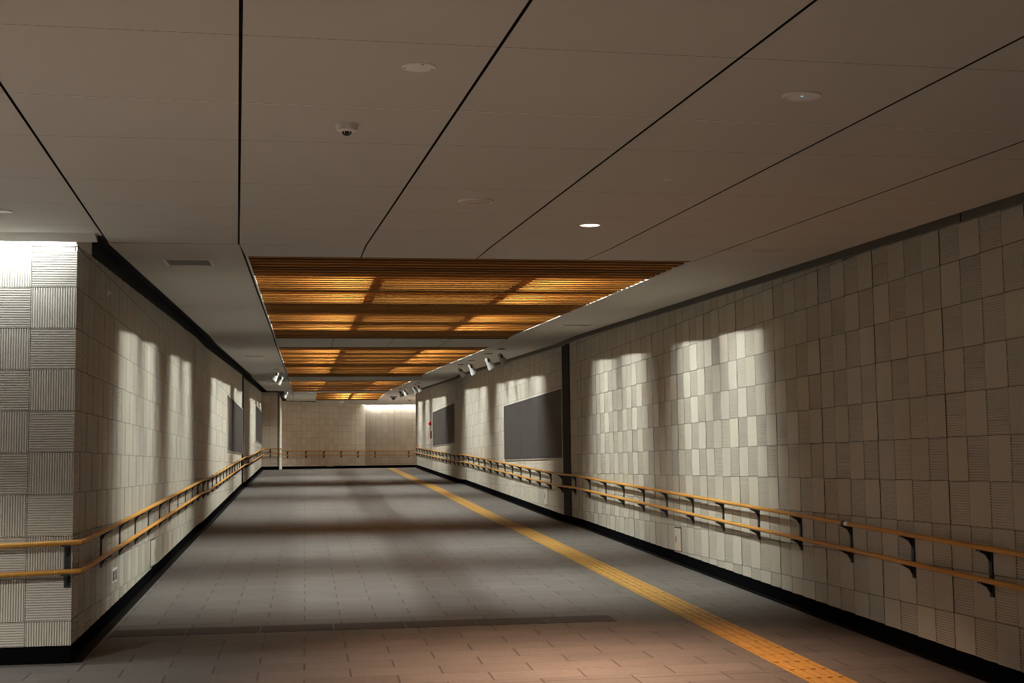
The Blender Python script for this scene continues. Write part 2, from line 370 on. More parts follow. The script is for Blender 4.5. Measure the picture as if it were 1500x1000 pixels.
def relief(bm, org, tdir, ndir, us, zs, zlo, zhi, par0, pitch, depth, gw, joint=.0022, wide=None, uoff=0., vjoint=None):
    vjoint = vjoint or joint
    # org: plan point where u = 0; us/zs: tile edges; face lies 'depth' proud of the wall plane along ndir
    l = bm.loops.layers.uv.verify()
    T, Nn = Vector((*tdir, 0)), Vector((*ndir, 0)); O = Vector((*org, 0))+Nn*.0015
    def q(pts, mi=0):
        f = bm.faces.new([bm.verts.new(O+T*u+Nn*d+Vector((0, 0, z))) for u, z, d in pts]); f.material_index = mi
        for lp, (u, z, d) in zip(f.loops, pts): lp[l].uv = (u+uoff, z)
    for i, (ua, ub) in enumerate(zip(us, us[1:])):
        a, b = ua+vjoint/2, ub-vjoint/2
        if i == 0 and not wide: a = ua-(.0088 if tdir[0] else 0)
        if wide and i % wide == 0: a += .0042
        if wide and (i+1) % wide == 0: b -= .0042
        ym = (O+T*((a+b)/2)).y
        for j, (za, zb) in enumerate(zip(zs, zs[1:])):
            lo, hi = max(za+joint/2, zlo(ym)), min(zb-joint/2, zhi(ym))
            if hi-lo < .012: continue
            A0, A1 = (O+T*a).y, (O+T*b).y
            L = (lambda y: max(lo, zlo(y))) if za+joint/2 < zlo(A0) or za+joint/2 < zlo(A1) else (lambda y: lo)
            H = (lambda y: min(hi, zhi(y))) if zb-joint/2 > zhi(A0) or zb-joint/2 > zhi(A1) else (lambda y: hi)
            horiz = (i+j+par0) % 2 == 0
            flat = not horiz and bool(wide)
            if horiz:
                lo2, hi2 = min(L(A0), L(A1)), max(H(A0), H(A1))
                n = max(1, int(round((zb-za)/pitch))); p = (zb-za)/n; w_ = (p-gw)/2
                prof = []
                for k in range(n):
                    t = zb-k*p
                    prof += [(t, depth), (t-w_, depth), (t-w_-.001, 0), (t-p+w_+.001, 0), (t-p+w_, depth), (t-p, depth)]
                prof = [(min(max(t, lo2), hi2), d) for t, d in prof]
                for (t0, e0), (t1, e1) in zip(prof, prof[1:]):
                    j_ = vjoint/2 if e0 == 0 and e1 == 0 else 0
                    if t0-t1 > 1e-6: q([(a-j_, t1, e1), (b+j_, t1, e1), (b+j_, t0, e0), (a-j_, t0, e0)])
            elif flat:
                q([(a, L(A0), depth), (b, L(A1), depth), (b, H(A1), depth), (a, H(A0), depth)])
            else:
                n = max(1, int(round((ub-ua)/pitch))); p = (b-a)/n; w_ = (p-gw)/2
                prof = []
                for k in range(n):
                    t = a+k*p
                    prof += [(t, depth), (t+w_, depth), (t+w_+.001, 0), (t+p-w_-.001, 0), (t+p-w_, depth), (t+p, depth)]
                for (t0, e0), (t1, e1) in zip(prof, prof[1:]):
                    if t1-t0 < 1e-6: continue
                    y0_, y1_ = (O+T*t0).y, (O+T*t1).y
                    q([(t0, L(y0_), e0), (t1, L(y1_), e1), (t1, H(y1_), e1), (t0, H(y0_), e0)])
            # grout-filled sides
            ms = 0 if (i == 0 and not wide) else 1
            segs = [(lo_, hi_) for (hi_, e0), (lo_, e1) in zip(prof, prof[1:]) if e0 and e1 and hi_-lo_ > 1e-6] if horiz else [None]
            for sg in segs:
                l0, h0, l1, h1 = (sg[0], sg[1], sg[0], sg[1]) if sg else (L(A0), H(A0), L(A1), H(A1))
                q([(a, l0, -.001), (a, l0, depth), (a, h0, depth), (a, h0, -.001)], ms)
                q([(b, l1, -.001), (b, l1, depth), (b, h1, depth), (b, h1, -.001)], 1)
            q([(a, H(A0), -.001), (b, H(A1), -.001), (b, H(A1), depth), (a, H(A0), depth)], 1)
            q([(a, L(A0), -.001), (b, L(A1), -.001), (b, L(A1), depth), (a, L(A0), depth)], 1)
ZT = lambda y: P(y)-.002
zr = [ZR-.3*k for k in range(12, -5, -1)]; zl = [ZL-.3*k for k in range(12, -5, -1)]
bm = bmesh.new(); k0 = -16
relief(bm, (XR, 12.34), (0, 1), (-1, 0), [.287*k for k in range(k0, 35)], zr, BT, ZT, 1, .0176, .0066, .0065, joint=.0036, vjoint=.0026, wide=4, uoff=12.34)
struct(obj('wall_right_tiles', bm, [relief_mat('relief_tile_right', TB, .055, .287, .3, 12.34, ZR), M_GROUT]))
bm = bmesh.new()
relief(bm, (XL, YC), (0, 1), (1, 0), [.287*k for k in range(0, 40)], zl, BT, ZT, 1, .0176, .0078, .0060, joint=.003, vjoint=.0026, wide=None, uoff=YC)
struct(obj('wall_left_tiles', bm, [relief_mat('relief_tile_left', TB, .055, .287, .3, YC, ZL), M_GROUT]))
bm = bmesh.new(); FZ0, FZ1 = BT(YC), P(YC)-.05
relief(bm, (XL, YC), (-1, 0), (0, -1), [0, .31]+[.31+.287*k for k in range(1, 4)], [ZL-.3015*k for k in range(11, -3, -1)], lambda y: FZ0, lambda y: FZ1, 1, .0177, .0078, .0062, joint=.004)
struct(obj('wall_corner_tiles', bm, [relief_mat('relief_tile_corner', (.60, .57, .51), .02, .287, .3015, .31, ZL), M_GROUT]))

# baseboards with a black stone edge at their foot
def baseboard(name, x0, s, ya, yb, gw=.055):
    bm = bmesh.new()
    sbox(bm, min(x0, x0-s*.012), max(x0, x0-s*.012), ya, yb, lambda y: FL(y)+.012, BT)
    sbox(bm, min(x0, x0-s*gw), max(x0, x0-s*gw), ya, yb, lambda y: FL(y)-.01, lambda y: FL(y)+.012, 1)
    return struct(obj(name, bm, [M_BASE, M_EDGE]))
baseboard('baseboard_right', XR, 1, YB, YE)
baseboard('baseboard_left', XL, -1, YC, YN, .08)
bm = bmesh.new(); box(bm, XW, XL+.012, YC-.012, YC, FL(YC)-.01, BT(YC)); struct(obj('baseboard_corner', bm, M_BASE))
bm = bmesh.new(); box(bm, XL, -.99, YN-.012, YN, FL(YN)-.01, BT(YN)); struct(obj('baseboard_pillar', bm, M_BASE))
bm = bmesh.new(); z0, z1 = FL(64)-.01, BT(64)
for p, q in (((-1.0, 62.12), (2.88, 66.0)), ((2.88, YF), (XE, YF))):
    a, b = Vector((*p, 0)), Vector((*q, 0)); d = (b-a).normalized(); nrm = Vector((d.y, -d.x, 0))*.02
    v = [bm.verts.new((*(w.xy), z)) for z in (z0, z1) for w in (a, b, b+nrm, a+nrm)]
    for fc in ((0, 1, 2, 3), (4, 5, 6, 7), (0, 1, 5, 4), (1, 2, 6, 5), (2, 3, 7, 6), (3, 0, 4, 7)): bm.faces.new([v[i] for i in fc])
struct(obj('baseboard_end', bm, M_BASE))

# dark boards above the tiles, inside the slots beside the ceiling
bm = bmesh.new()
sbox(bm, XL-.12, XL-.05, 11.02, 62.1, lambda y: P(y)-.0, lambda y: P(y)+.22)
sbox(bm, XL-.05, XL, 11.02, 62.1, lambda y: P(y)-.0, lambda y: P(y)+.012)
sbox(bm, XL-.12, -1.45, YC, 62.1, lambda y: P(y)+.2, lambda y: P(y)+.22)
struct(obj('trim_1', bm, M_SLOT))
bm = bmesh.new()
sbox(bm, XR, XR+.06, YB, YE, lambda y: P(y), lambda y: P(y)+.2)
sbox(bm, XR-.10, XR+.06, YB, YE, lambda y: P(y)+.18, lambda y: P(y)+.2)
for y in (8.58, 19.2, 29.8): sbox(bm, XR-.003, XR, y-.006, y+.006, lambda y: P(y)+.002, lambda y: P(y)+.1, 1)
sbox(bm, XR-.006, XR+.05, YB, YE, lambda y: P(y)-.004, lambda y: P(y)+.008, 2)
struct(obj('trim_2', bm, [plain('brown_grey_recess_board', (.15, .135, .12), .7), M_SEAM, M_GREY]))
bm = bmesh.new(); sbox(bm, XL-.02, XL-.001, YC, 11.02, lambda y: P(y)-.0, lambda y: P(y)+.2)
struct(obj('trim_3', bm, M_WHITE))
# dark vertical guide strips in both walls, corner trim at the right wall's end
bm = bmesh.new(); box(bm, XR-.012, XR+.03, 22.47, 23.1, BT(22.8), P(22.8)-.01)
for k in range(-9, 3):
    z = ZR-.3*k
    if BT(22.8) < z < P(22.8)-.05: box(bm, XR-.0135, XR-.011, 22.47, 23.1, z-.004, z+.004, 1)
struct(obj('trim_4', bm, [M_DARK, M_SEAM]))
bm = bmesh.new(); box(bm, XL-.03, XL+.012, 37.2, 37.9, BT(37.5), P(37.5)-.01); struct(obj('trim_5', bm, M_DARK))
bm = bmesh.new(); box(bm, XR-.015, XR+.14, YE-.03, YE+.1, FL(YE), P(YE)+.03); struct(obj('trim_6', bm, M_TRIM))
bm = bmesh.new(); box(bm, XR-.006, XR+.03, 47.52, 47.66, BT(47.6), P(47.6)-.06); struct(obj('trim_7', bm, M_PFRAME))
bm = bmesh.new(); box(bm, -1.004, -.968, YN-.02, YN+.06, BT(YN), P(YN)-.02); struct(obj('pillar_lit_edge', bm, M_PFRAME))  # pale strip standing in for the lit edge of the pillar

# ------------------------------------------------------------------ ceiling
bm = bmesh.new()   # slots: 0 board, 1 dark seam backing, 2 pale line painted as lit joint edge, 3 white reveal, 4 void
def cquad(x00, x10, x11, x01, y00, y10, y11, y01, mi=0, dz=0.):
    quad(bm, [(x00, y00, CE(y00)+dz), (x10, y10, CE(y10)+dz), (x11, y11, CE(y11)+dz), (x01, y01, CE(y01)+dz)], mi)
SE = [(-11.3, -.055), (-9.9, -.055), (-8.9, -.055), (-7.6, -.055), (-6.65, -.055), (-5.7, -.055), (-4.75, -.055), (-3.8, -.055), (-2.85, -.055), (-1.88, -.054), (-.9126, -.0531), (.0051, -.0483), (.9009, -.0413), (1.7827, -.0322), (2.6573, -.0232), (3.7627, -.0391), (4.33, 0)]
JO = [(YB+.2, 0), (-3.1, .04), (-2.1, .04), (-1.1, .04), (-.1, .04), (.9, .04), (1.9, .04), (2.9, .04), (3.80, .04), (4.775, .043), (5.809, .048), (6.592, .0075), (7.80, .0386), (8.72, .06), (9.62, .03), (10.5, .012)]
LE = 10.10          # edge of the ceiling over the left hall
def meet(s, j):     # seam x = a + b*y, joint y = c + d*x
    y = (j[0]+j[1]*s[0])/(1-j[1]*s[1]); return s[0]+s[1]*y, y
g, jg = .0065, .0015
for sa, sb in zip(SE, SE[1:]):
    left_side = sb[0] < -.9
    for k, (ja, jb) in enumerate(zip(JO, JO[1:])):
        if left_side and k == len(JO)-2: jb = (LE, 0)
        A, B, D, E_ = meet(sa, ja), meet(sb, ja), meet(sb, jb), meet(sa, jb)
        cquad(A[0]+g, B[0]-g, D[0]-g, E_[0]+g, A[1]+jg, B[1]+jg, D[1]-jg, E_[1]-jg)
        if k in (8, 10): cquad(A[0]+g, B[0]-g, B[0]-g, A[0]+g, A[1]-.0035, B[1]-.0035, B[1]+.0035, A[1]+.0035, 2, -.0015)  # pale lines painted on as board edges that catch the light
# dark backing over the seams
strip_floor(bm, XW, -1.49, YB, LE-.005, lambda y: CE(y)+.02, 1); strip_floor(bm, -1.49, 4.33, YB, 11.0, lambda y: CE(y)+.02, 1)
# cove lip along the left hall, its white top and back
quad(bm, [(XW, LE-.14, P(LE)+.042), (XW, LE, P(LE)-.004), (-1.49, LE, P(LE)-.004), (-1.49, LE-.14, P(LE)+.042)], 0)
box(bm, XW, -1.49, LE-.004, LE, P(LE)-.004, P(LE)+.25, 3)
box(bm, XW, -1.49, LE, YC+.3, P(LE)+.25, P(LE)+.27, 3)
quad(bm, [(XW, YC+.02, P(YC)), (XL, YC+.02, P(YC)), (XL, YC+.02, P(YC)+.27), (XW, YC+.02, P(YC)+.27)], 3)
OX0, OX1 = -.465, 3.31
OP = [(11.27, 22.1, OX0, OX1), (24.22, 39.0, OX0, OX1), (42.2, 54.55, OX0, OX1), (55.5, 61.9, .48, 3.27)]
def panels(x0, x1, y0, y1, step=.945, gap=.004):
    n = max(1, round((y1-y0)/step)); ys = [y0+(y1-y0)*i/n for i in range(n+1)]
    for a, b in zip(ys, ys[1:]):
        cs = cuts(a+.0015, b-.0015)
        for s, t in zip(cs, cs[1:]): cquad(x0+gap, x1-gap, x1-gap, x0+gap, s, s, t, t)
XC0, XC1 = -1.478, 4.33
YK = 10.5
panels(XC0, OX0-.030, YK, YN-.15); panels(-.82, OX0-.030, YN-.15, 62.2)
panels(OX1+.012, XC1, OP[0][0], YE)
bands = [(YK, OP[0][0]), (OP[0][1], OP[1][0]), (OP[1][1], OP[2][0]), (OP[2][1], OP[3][0])]
mods = [OX0-.02, .46, 1.43, 2.36, OX1+.012]
for a, b in bands[1:]:
    for x0, x1 in zip(mods, mods[1:]): panels(x0, x1, a, b, 1.1)
near = [s_[0]+s_[1]*YK for s_ in SE[-7:-1]]
a, b = bands[0]
for x0, x1, w0, w1 in zip(near[1:], near[2:], mods, mods[1:]): cquad(x0+g, x1-g, w1-.004, w0+.004, a+.001, a+.001, b, b)
cquad(near[-1]+g, XC1, XC1, mods[-1]+.004, a+.001, a+.001, b, b)
panels(OX0-.02, .48, OP[3][0], 62.6); panels(3.27, 4.33, YE, YF-.3)
for x0, x1 in zip([.48, 1.43, 2.36], [1.43, 2.36, 3.27]): panels(x0, x1, OP[3][1], YF-.3, 2)
for x0 in (4.33, 5.3, 6.25, 7.2, 8.15, 9.1, 10.05): panels(x0, x0+.95, YE+.02, YF-.3)
# backing around the openings
yy = [YK, OP[0][0], OP[0][1], OP[1][0], OP[1][1], OP[2][0], OP[2][1], OP[3][0]]
BK = lambda y: CE(y)+.015
strip_floor(bm, XC0, OX0-.022, YK, 62.4, BK, 1); strip_floor(bm, OX1+.002, XC1, YK, YE, BK, 1)
for a, b in bands: strip_floor(bm, OX0-.022, OX1+.002, a, b, BK, 1)
strip_floor(bm, OX0-.022, .479, OP[3][0], 66.4, BK, 1); strip_floor(bm, .479, 3.271, OP[3][1], YF-.28, BK, 1); strip_floor(bm, 3.271, XE, OP[3][0], YF-.28, BK, 1)
strip_floor(bm, OX1, XE, YE, OP[3][0], BK, 1)
# white reveals, dark end boards and void boxes over the slatted openings
VH = .95
for (a, b, x0, x1) in OP:
    lo = lambda y: CE(y)-.001; hi = lambda y: CE(y)+.30
    sbox(bm, x0-.016, x0, a, b, lo, hi, 3); sbox(bm, x1, x1+.01, a, b, lo, hi, 3)
    sbox(bm, x0, x1, a-.01, a, lo, hi, 1); sbox(bm, x0, x1, b, b+.01, lo, hi, 1)
    up = lambda y: CE(y)+.28; vt = lambda y: CE(y)+VH
    sbox(bm, x0-.35, x0-.33, a-.1, b+.1, up, vt, 4); sbox(bm, x1+.33, x1+.35, a-.1, b+.1, up, vt, 4)
    sbox(bm, x0-.35, x0-.01, a-.1, b+.1, up, lambda y: CE(y)+.30, 4); sbox(bm, x1+.01, x1+.35, a-.1, b+.1, up, lambda y: CE(y)+.30, 4)
    sbox(bm, x0-.35, x1+.35, a-.1, a-.08, up, vt, 4); sbox(bm, x0-.35, x1+.35, b+.08, b+.1, up, vt, 4)
    strip_floor(bm, x0-.35, x1+.35, a-.1, b+.1, vt, 4)
# cove over the far wall
box(bm, 2.88, XE, YF-.3, YF-.29, P(YF)-.0, P(YF)+.3, 0)
box(bm, 2.7, XE, YF-.3, YF+.1, P(YF)+.3, P(YF)+.32, 3)
struct(raw('ceiling', bm, [M_CEIL, M_SEAM, M_PALE, M_WHITE, M_PLEN]))

# ------------------------------------------------------------------ lights
def area(name, loc, sx, sy, direction, power, col, spread=180):
    ld = bpy.data.lights.new(name, 'AREA'); ld.shape = 'RECTANGLE'; ld.size = sx; ld.size_y = sy
    ld.energy = power; ld.color = col; ld.spread = math.radians(spread)
    o = bpy.data.objects.new(name, ld); C.objects.link(o); o.location = loc
    # local x along world y for tubes, -z along direction
    zd = -Vector(direction).normalized(); xd = Vector((0, 1, 0)) if abs(zd.y) < .9 else Vector((1, 0, 0))
    yd = zd.cross(xd).normalized(); xd = yd.cross(zd).normalized()
    o.rotation_euler = Matrix((xd, yd, zd)).transposed().to_euler()
    return o
COOL = (.96, 1, .93); COOL2 = (.93, 1, .98)
BX = (.725, 2.15)                # the two longitudinal light beams
LY = [[(12.8, 13.95), (14.45, 15.6), (17.4, 18.55), (19.05, 20.3)],
      [(25.2, 26.4), (26.9, 28.0), (28.5, 29.6), (30.05, 31.0), (33.2, 34.3), (34.8, 35.8), (36.25, 37.3)],
      [(43.0, 44.1), (44.6, 45.7), (46.2, 47.2), (48.9, 50.0), (51.8, 53.2)],
      [(56.2, 57.3), (57.9, 59.0), (59.6, 60.8)]]
POW_OUT, POW_IN = 285., 44.
SLAB = ['nearest of the wood slat ceiling panels, widest in view, by the front ceiling boards',
        'second wood slat ceiling panel from the front, beyond the first white strip',
        'third wood slat ceiling panel, thin in view, just before the small far panel',
        'smallest and farthest wood slat ceiling panel, above the far end of the passage']
HL = .46
for k, (a, b, x0, x1) in enumerate(OP):
    root = empty('slatted_ceiling_panel', ((x0+x1)/2, a, CE(a)), SLAB[k], 'ceiling panel', 'wood slat ceiling panels with lamps above them')
    inv = Matrix.Translation(-Vector(root.location))
    def part(name, bm, mat):
        bmesh.ops.transform(bm, matrix=inv, verts=bm.verts)
        o = obj(name, bm, mat, root); return o
    bm = bmesh.new(); pitch_, th, hh = .2, .075, (.22, .15, .13, .13)[k]
    n = int((b-a-.06)/pitch_)
    for i in range(n+1):
        y = a+.05+i*(b-a-.1-th)/n
        z = CE(y)+.006+random.uniform(-.001, .001)
        box(bm, x0+.002, x1-.002, y, y+th, z, z+hh)
    part('slats', bm, M_SLAT)
    edges = sorted(set([t_[0]-.1 for t_ in LY[k]]+[t_[1]+.1 for t_ in LY[k]]))
    for yb_ in edges:
        bm = bmesh.new(); z_ = CE(yb_); box(bm, x0-.33, x1+.33, yb_-.012, yb_+.012, z_+.295, z_+VH-.001); box(bm, x0+.02, x1-.02, yb_-.012, yb_+.012, z_+hh+.012, z_+.295); part('cross_baffle', bm, M_PLEN)
    beams = BX if k < 3 else (1.95,)
    for bx in beams:
        bm = bmesh.new(); sbox(bm, bx-.095, bx+.095, a+.02, b-.02, lambda y: CE(y)+.20, lambda y: CE(y)+VH-.01); part('light_beam', bm, M_PLEN)
        for (ya, yb) in LY[k]:
            ym = (ya+yb)/2; z = CE(ym)+HL
            for s in (-1, 1):
                outer = (s < 0) == (bx < 1.5)
                pw = POW_OUT if (outer or k == 3) else POW_IN
                if k == 3: pw = POW_OUT*.9
                pw *= (1, .82, .74, 1)[k]
                hl, off = (HL, .112) if (outer or k == 3) else (.84, .26)
                bm = bmesh.new(); xx = bx+s*off; z = CE(ym)+hl
                tube(bm, [(xx, ya, CE(ya)+hl), (xx, yb, CE(yb)+hl)], .013, 8); part('lamp_tube', bm, M_TUBE)
                area('tube_light', (bx+s*(off+.018), ym, z-.016), yb-ya, .03, (s, 0, -.55) if outer else (s*.1, 0, -1), pw*(yb-ya)/1.4, COOL, 180 if (outer or k == 3) else 110)
# cove tubes
t = bmesh.new(); tube(t, [(XW+.1, LE+.05, P(LE)+.12), (-1.78, LE+.05, P(LE)+.12)], .016, 10)
ct = obj('cove_light', t, M_COVE); tag(ct, 'white cove light tube glowing above the tiled corner wall at left', 'light')
area('cove_light_near', ((XW-1.78)/2, LE+.03, P(LE)+.10), .04, -1.78-XW, (0, .7, -1), 85, COOL2)
t = bmesh.new(); tube(t, [(2.95, YF-.2, P(YF)+.12), (XE-.1, YF-.2, P(YF)+.12)], .016, 10)
ct = obj('cove_light', t, M_COVE); tag(ct, 'bright cove light tube along the top of the farthest wall', 'light')
area('end_wall_fill', (3.5, YF-.22, P(YF)+.06), .1, .05, (-1, -.25, -1.0), 1.5, (1, .97, .9))  # added light that throws the bright strip onto the slanted wall
area('cove_light_far', ((XE+2.95)/2, YF-.19, P(YF)+.10), .04, XE-2.95, (0, .8, -1), 38, (1, .96, .86))
WARM = (1, .75, .56)
def disc(name, loc, r, power, col, spread=85):
    ld = bpy.data.lights.new(name, 'AREA'); ld.shape = 'DISK'; ld.size = 2*r; ld.energy = power; ld.color = col; ld.spread = math.radians(spread)
    o = bpy.data.objects.new(name, ld); C.objects.link(o); o.location = loc
    return o

# ------------------------------------------------------------------ ceiling fixtures
TILT = math.atan(.0325)
def at_ceiling(name, x, y, label, cat, group=None, dz=0.):
    return empty(name, (x, y, CE(y)-dz), label, cat, group, (TILT if y < 54 else 0, 0, 0))
def lpart(name, prof, mat, parent, seg=36, M=None):
    b = bmesh.new(); lathe(b, prof, seg, M=M); return obj(name, b, mat, parent, True)
e = at_ceiling('ceiling_cover_plate', .433, 5.12, 'white round screwed cover plate on the ceiling near the top of the photo', 'cover plate')
lpart('plate', [(0, -.005), (.060, -.005), (.066, -.003), (.066, .002), (0, .002)], M_WHITE, e)
for a in (.3, 3.0, 4.9):
    b = bmesh.new(); lathe(b, [(0, -.007), (.004, -.0065), (.005, -.004), (0, -.004)], 10, M=Matrix.Translation((.055*math.cos(a), .055*math.sin(a), 0))); obj('screw', b, M_GREY, e, True)
e = at_ceiling('smoke_detector', .189, 6.17, 'white smoke detector with a dark sensor tip under the ceiling boards', 'smoke detector')
lpart('base', [(0, .002), (.050, .002), (.051, -.008), (.050, -.016), (0, -.016)], M_FIX, e)
lpart('body', [(0, -.015), (.048, -.015), (.047, -.030), (.036, -.036), (0, -.036)], M_FIX, e)
lpart('sensor', [(0, -.035), (.022, -.035), (.022, -.044), (.012, -.052), (0, -.053)], M_BLACK, e, 16)
b = bmesh.new()
for i in range(6):
    a = i*math.pi/3; box(b, .021*math.cos(a)-.002, .021*math.cos(a)+.002, .021*math.sin(a)-.002, .021*math.sin(a)+.002, -.046, -.035)
obj('sensor_cage', b, M_FIX, e)
e = at_ceiling('ceiling_speaker', 1.05, 8.265, 'round beige speaker cover with a rim, left of the glowing downlight', 'speaker')
lpart('rim', [(.094, .002), (.113, .002), (.113, -.006), (.106, -.012), (.094, -.006)], M_FIX, e)
lpart('grille', [(0, -.004), (.094, -.004), (.095, .001), (0, .001)], plain('beige_speaker_grille', (.66, .60, .52), .6, 0, .15, 400), e)
def downlight(x, y, r, label, lit=False, group='round ceiling downlights'):
    e = at_ceiling('recessed_downlight', x, y, label, 'downlight', group)
    lpart('trim_ring', [(r*.86, .002), (r, .002), (r, -.004), (r*.95, -.007), (r*.86, -.004)], M_FIX, e)
    if lit:
        lpart('lamp_face', [(0, -.008), (r*.84, -.006), (r*.88, .001), (0, .001)], M_DOWN, e)
    else:
        lpart('reflector', [(r*.86, -.003), (r*.6, -.0012), (0, -.0008)], plain('pale_reflector', (.93, .93, .94), .4), e)
        lpart('lamp', [(0, -.006), (r*.06, -.005), (r*.07, -.001), (0, -.001)], emit('faint_blue_pilot', (.35, .7, 1), .25, False), e, 14)
    return e
downlight(1.97, 9.205, .078, 'glowing warm recessed downlight in the ceiling above the right lane', True)
downlight(2.08, 5.39, .083, 'unlit white recessed downlight nearest the top right of the ceiling')
downlight(-1.94, 9.0, .085, 'unlit ring downlight at the left edge above the bright corner wall')
disc('downlight_and_fill', (1.97, 9.205, CE(9.205)-.012), .06, 60, (1, .62, .42))
for x, y, p in ((.6, 4.6, 58), (-1.4, 4.6, 52), (-.4, 1.0, 42), (-3.4, 4.6, 26), (6.3, 60.2, 560), (8.6, 60.2, 340)):  # hall downlights out of frame, plus an added far pair brightening the end wall
    disc('downlight_and_fill', (x, y, CE(y)-.012), .07, p, WARM if y < 50 else (1, .86, .69), 85 if y < 50 else 120)
disc('downlight_and_fill', (-4.2, 6.4, CE(6.4)-.012), .08, 240, (1, .95, .86), 140)  # added fill in the left hall, out of view, lifting the lower corner wall
e = at_ceiling('sprinkler_head', 2.047, 7.388, 'tiny round sprinkler rose with bright dots, behind the glowing downlight', 'sprinkler')
lpart('rose', [(0, .002), (.030, .002), (.030, -.004), (.018, -.007), (0, -.007)], M_FIX, e, 20)
for i in range(3):
    b = bmesh.new(); lathe(b, [(0, -.014), (.005, -.012), (.005, -.006), (0, -.006)], 8, M=Matrix.Translation(((i-1)*.014, 0, 0))); obj('nozzle', b, M_PALE, e, True)
def vent(x0, x1, y0, y1, label, slats=9):
    y = (y0+y1)/2; e = at_ceiling('ceiling_vent', (x0+x1)/2, y, label, 'vent', 'ceiling vents')
    w, h = (x1-x0)/2, (y1-y0)/2; b = bmesh.new(); t_ = .022
    for q in ((-w, w, -h, -h+t_), (-w, w, h-t_, h), (-w, -w+t_, -h+t_, h-t_), (w-t_, w, -h+t_, h-t_)): box(b, *q, -.010, .002)
    obj('frame', b, M_FIX, e)
    b = bmesh.new(); box(b, -w+t_, w-t_, -h+t_, h-t_, -.001, .001); obj('backing', b, M_SEAM, e)
    for i in range(slats):
        b = bmesh.new(); yy_ = -h+t_+(i+.5)*(2*h-2*t_)/slats; box(b, -w+t_, w-t_, yy_-.006, yy_+.006, -.008, -.001); obj('louvre', b, M_LOUV, e)
vent(-1.17, -.775, 11.47, 11.92, 'grey louvred air vent in the left ceiling margin by the first slat panel')
vent(-1.19, -.80, 27.3, 27.62, 'narrow air vent in the left ceiling margin beside the second slat panel', 3)
vent(-1.22, -.93, 43.2, 43.8, 'farthest air vent in the left ceiling margin beside the paired spotlights', 3)
vent(3.62, 4.05, 18.86, 19.12, 'thin air vent in the right ceiling margin beside the first slat panel', 2)

# spotlights on the ceiling margins
def make_spot():
    parts = []
    b = bmesh.new(); box(b, -.06, .06, -.10, .10, -.014, .001); parts.append(('mount_plate', b, M_GREY, False))
    b = bmesh.new(); tube(b, [(0, 0, -.01), (0, 0, -.115)], .011, 10); parts.append(('stem', b, M_BRACK, False))
    b = bmesh.new()
    for s in (-1, 1): box(b, -.018, .018, s*.052-.004, s*.052+.004, -.17, -.105)
    box(b, -.018, .018, -.056, .056, -.113, -.105); parts.append(('yoke', b, M_BRACK, False))
    M = Matrix.Translation((0, 0, -.165)) @ Matrix.Rotation(math.radians(-33), 4, 'Y')
    b = bmesh.new(); lathe(b, [(0, .085), (.030, .083), (.040, .070), (.043, .03), (.046, 0), (.062, -.05), (.080, -.125), (.083, -.150), (.076, -.150), (.060, -.09), (0, -.06)], 24, M=M); parts.append(('lamp_head', b, plain('pale_grey_lamp_metal', (.46, .46, .45), .45, 0, .04, 40), True))
    b = bmesh.new(); lathe(b, [(0, -.09), (.058, -.092), (.061, -.086), (0, -.08)], 20, M=M); parts.append(('lens', b, plain('spot_lens', (.25, .25, .26), .15), True))
    return parts
spots = [(3.585, 24.75, 0), (3.575, 26.5, .12), (3.60, 29.5, .1), (3.61, 31.6, -.05),
         (3.66, 44.2, 0), (3.66, 45.9, .1), (3.6, 49.5, 0), (3.58, 51.5, .1), (-.70, 34.2, math.pi+.2), (-.64, 37.3, math.pi-.2), (-.70, 52.4, math.pi)]
lab = ['shaded grey spotlight nearest us of the four aimed at the large right notice board',
       'second spotlight from us over the large right notice board, white head lit',
       'third spotlight from us over the large right notice board',
       'farthest of the four spotlights over the large right notice board',
       'nearest of the far spotlight cluster above the right passage end',
       'second nearest of the far spotlight cluster above the right passage end',
       'third nearest of the far spotlight cluster above the right passage end',
       'farthest spotlight of the cluster above the right passage end',
       'nearer of the paired spotlights on the left ceiling margin',
       'farther of the paired spotlights on the left ceiling margin',
       'single spotlight on the left ceiling margin above the far pillar']
proto = None
for (x, y, rz), lb in zip(spots, lab):
    e = at_ceiling('spotlight', x, y, lb, 'spotlight', 'ceiling spotlights for the notice boards'); e.rotation_euler[2] = rz
    if proto is None:
        proto = [obj(n_, b_, m_, e, s_) for n_, b_, m_, s_ in make_spot()]
    else:
        for q in proto:
            c = q.copy(); C.objects.link(c); c.parent = e
# dome camera, small white box, far detector
e = at_ceiling('dome_camera', 3.79, 58.8, 'dark dome camera under the far right ceiling', 'camera')
lpart('housing', [(0, 0), (.16, 0), (.16, -.03), (.11, -.06), (0, -.06)], M_GREY, e, 24)
lpart('dome', [(0, -.15), (.05, -.14), (.085, -.10), (.10, -.055), (0, -.055)], M_BLACK, e, 24)
e = at_ceiling('white_ceiling_box', 1.66, 62.2, 'small white box hanging under the ceiling before the end wall', 'lamp')
b = bmesh.new(); box(b, -.09, .09, -.04, .04, -.12, -.02); bmesh.ops.bevel(b, geom=b.edges[:], offset=.01, segments=2, affect='EDGES'); obj('body', b, M_WHITE, e)
b = bmesh.new(); box(b, -.03, .03, -.02, .02, -.03, .002); obj('bracket', b, M_GREY, e)
e = at_ceiling('smoke_detector', 4.73, 62.0, 'tiny dark smoke detector on the far right ceiling past the dome camera', 'smoke detector')
lpart('base', [(0, .002), (.06, .002), (.058, -.02), (0, -.02)], M_GREY, e, 20); lpart('sensor', [(0, -.05), (.03, -.045), (.034, -.019), (0, -.019)], M_BLACK, e, 16)

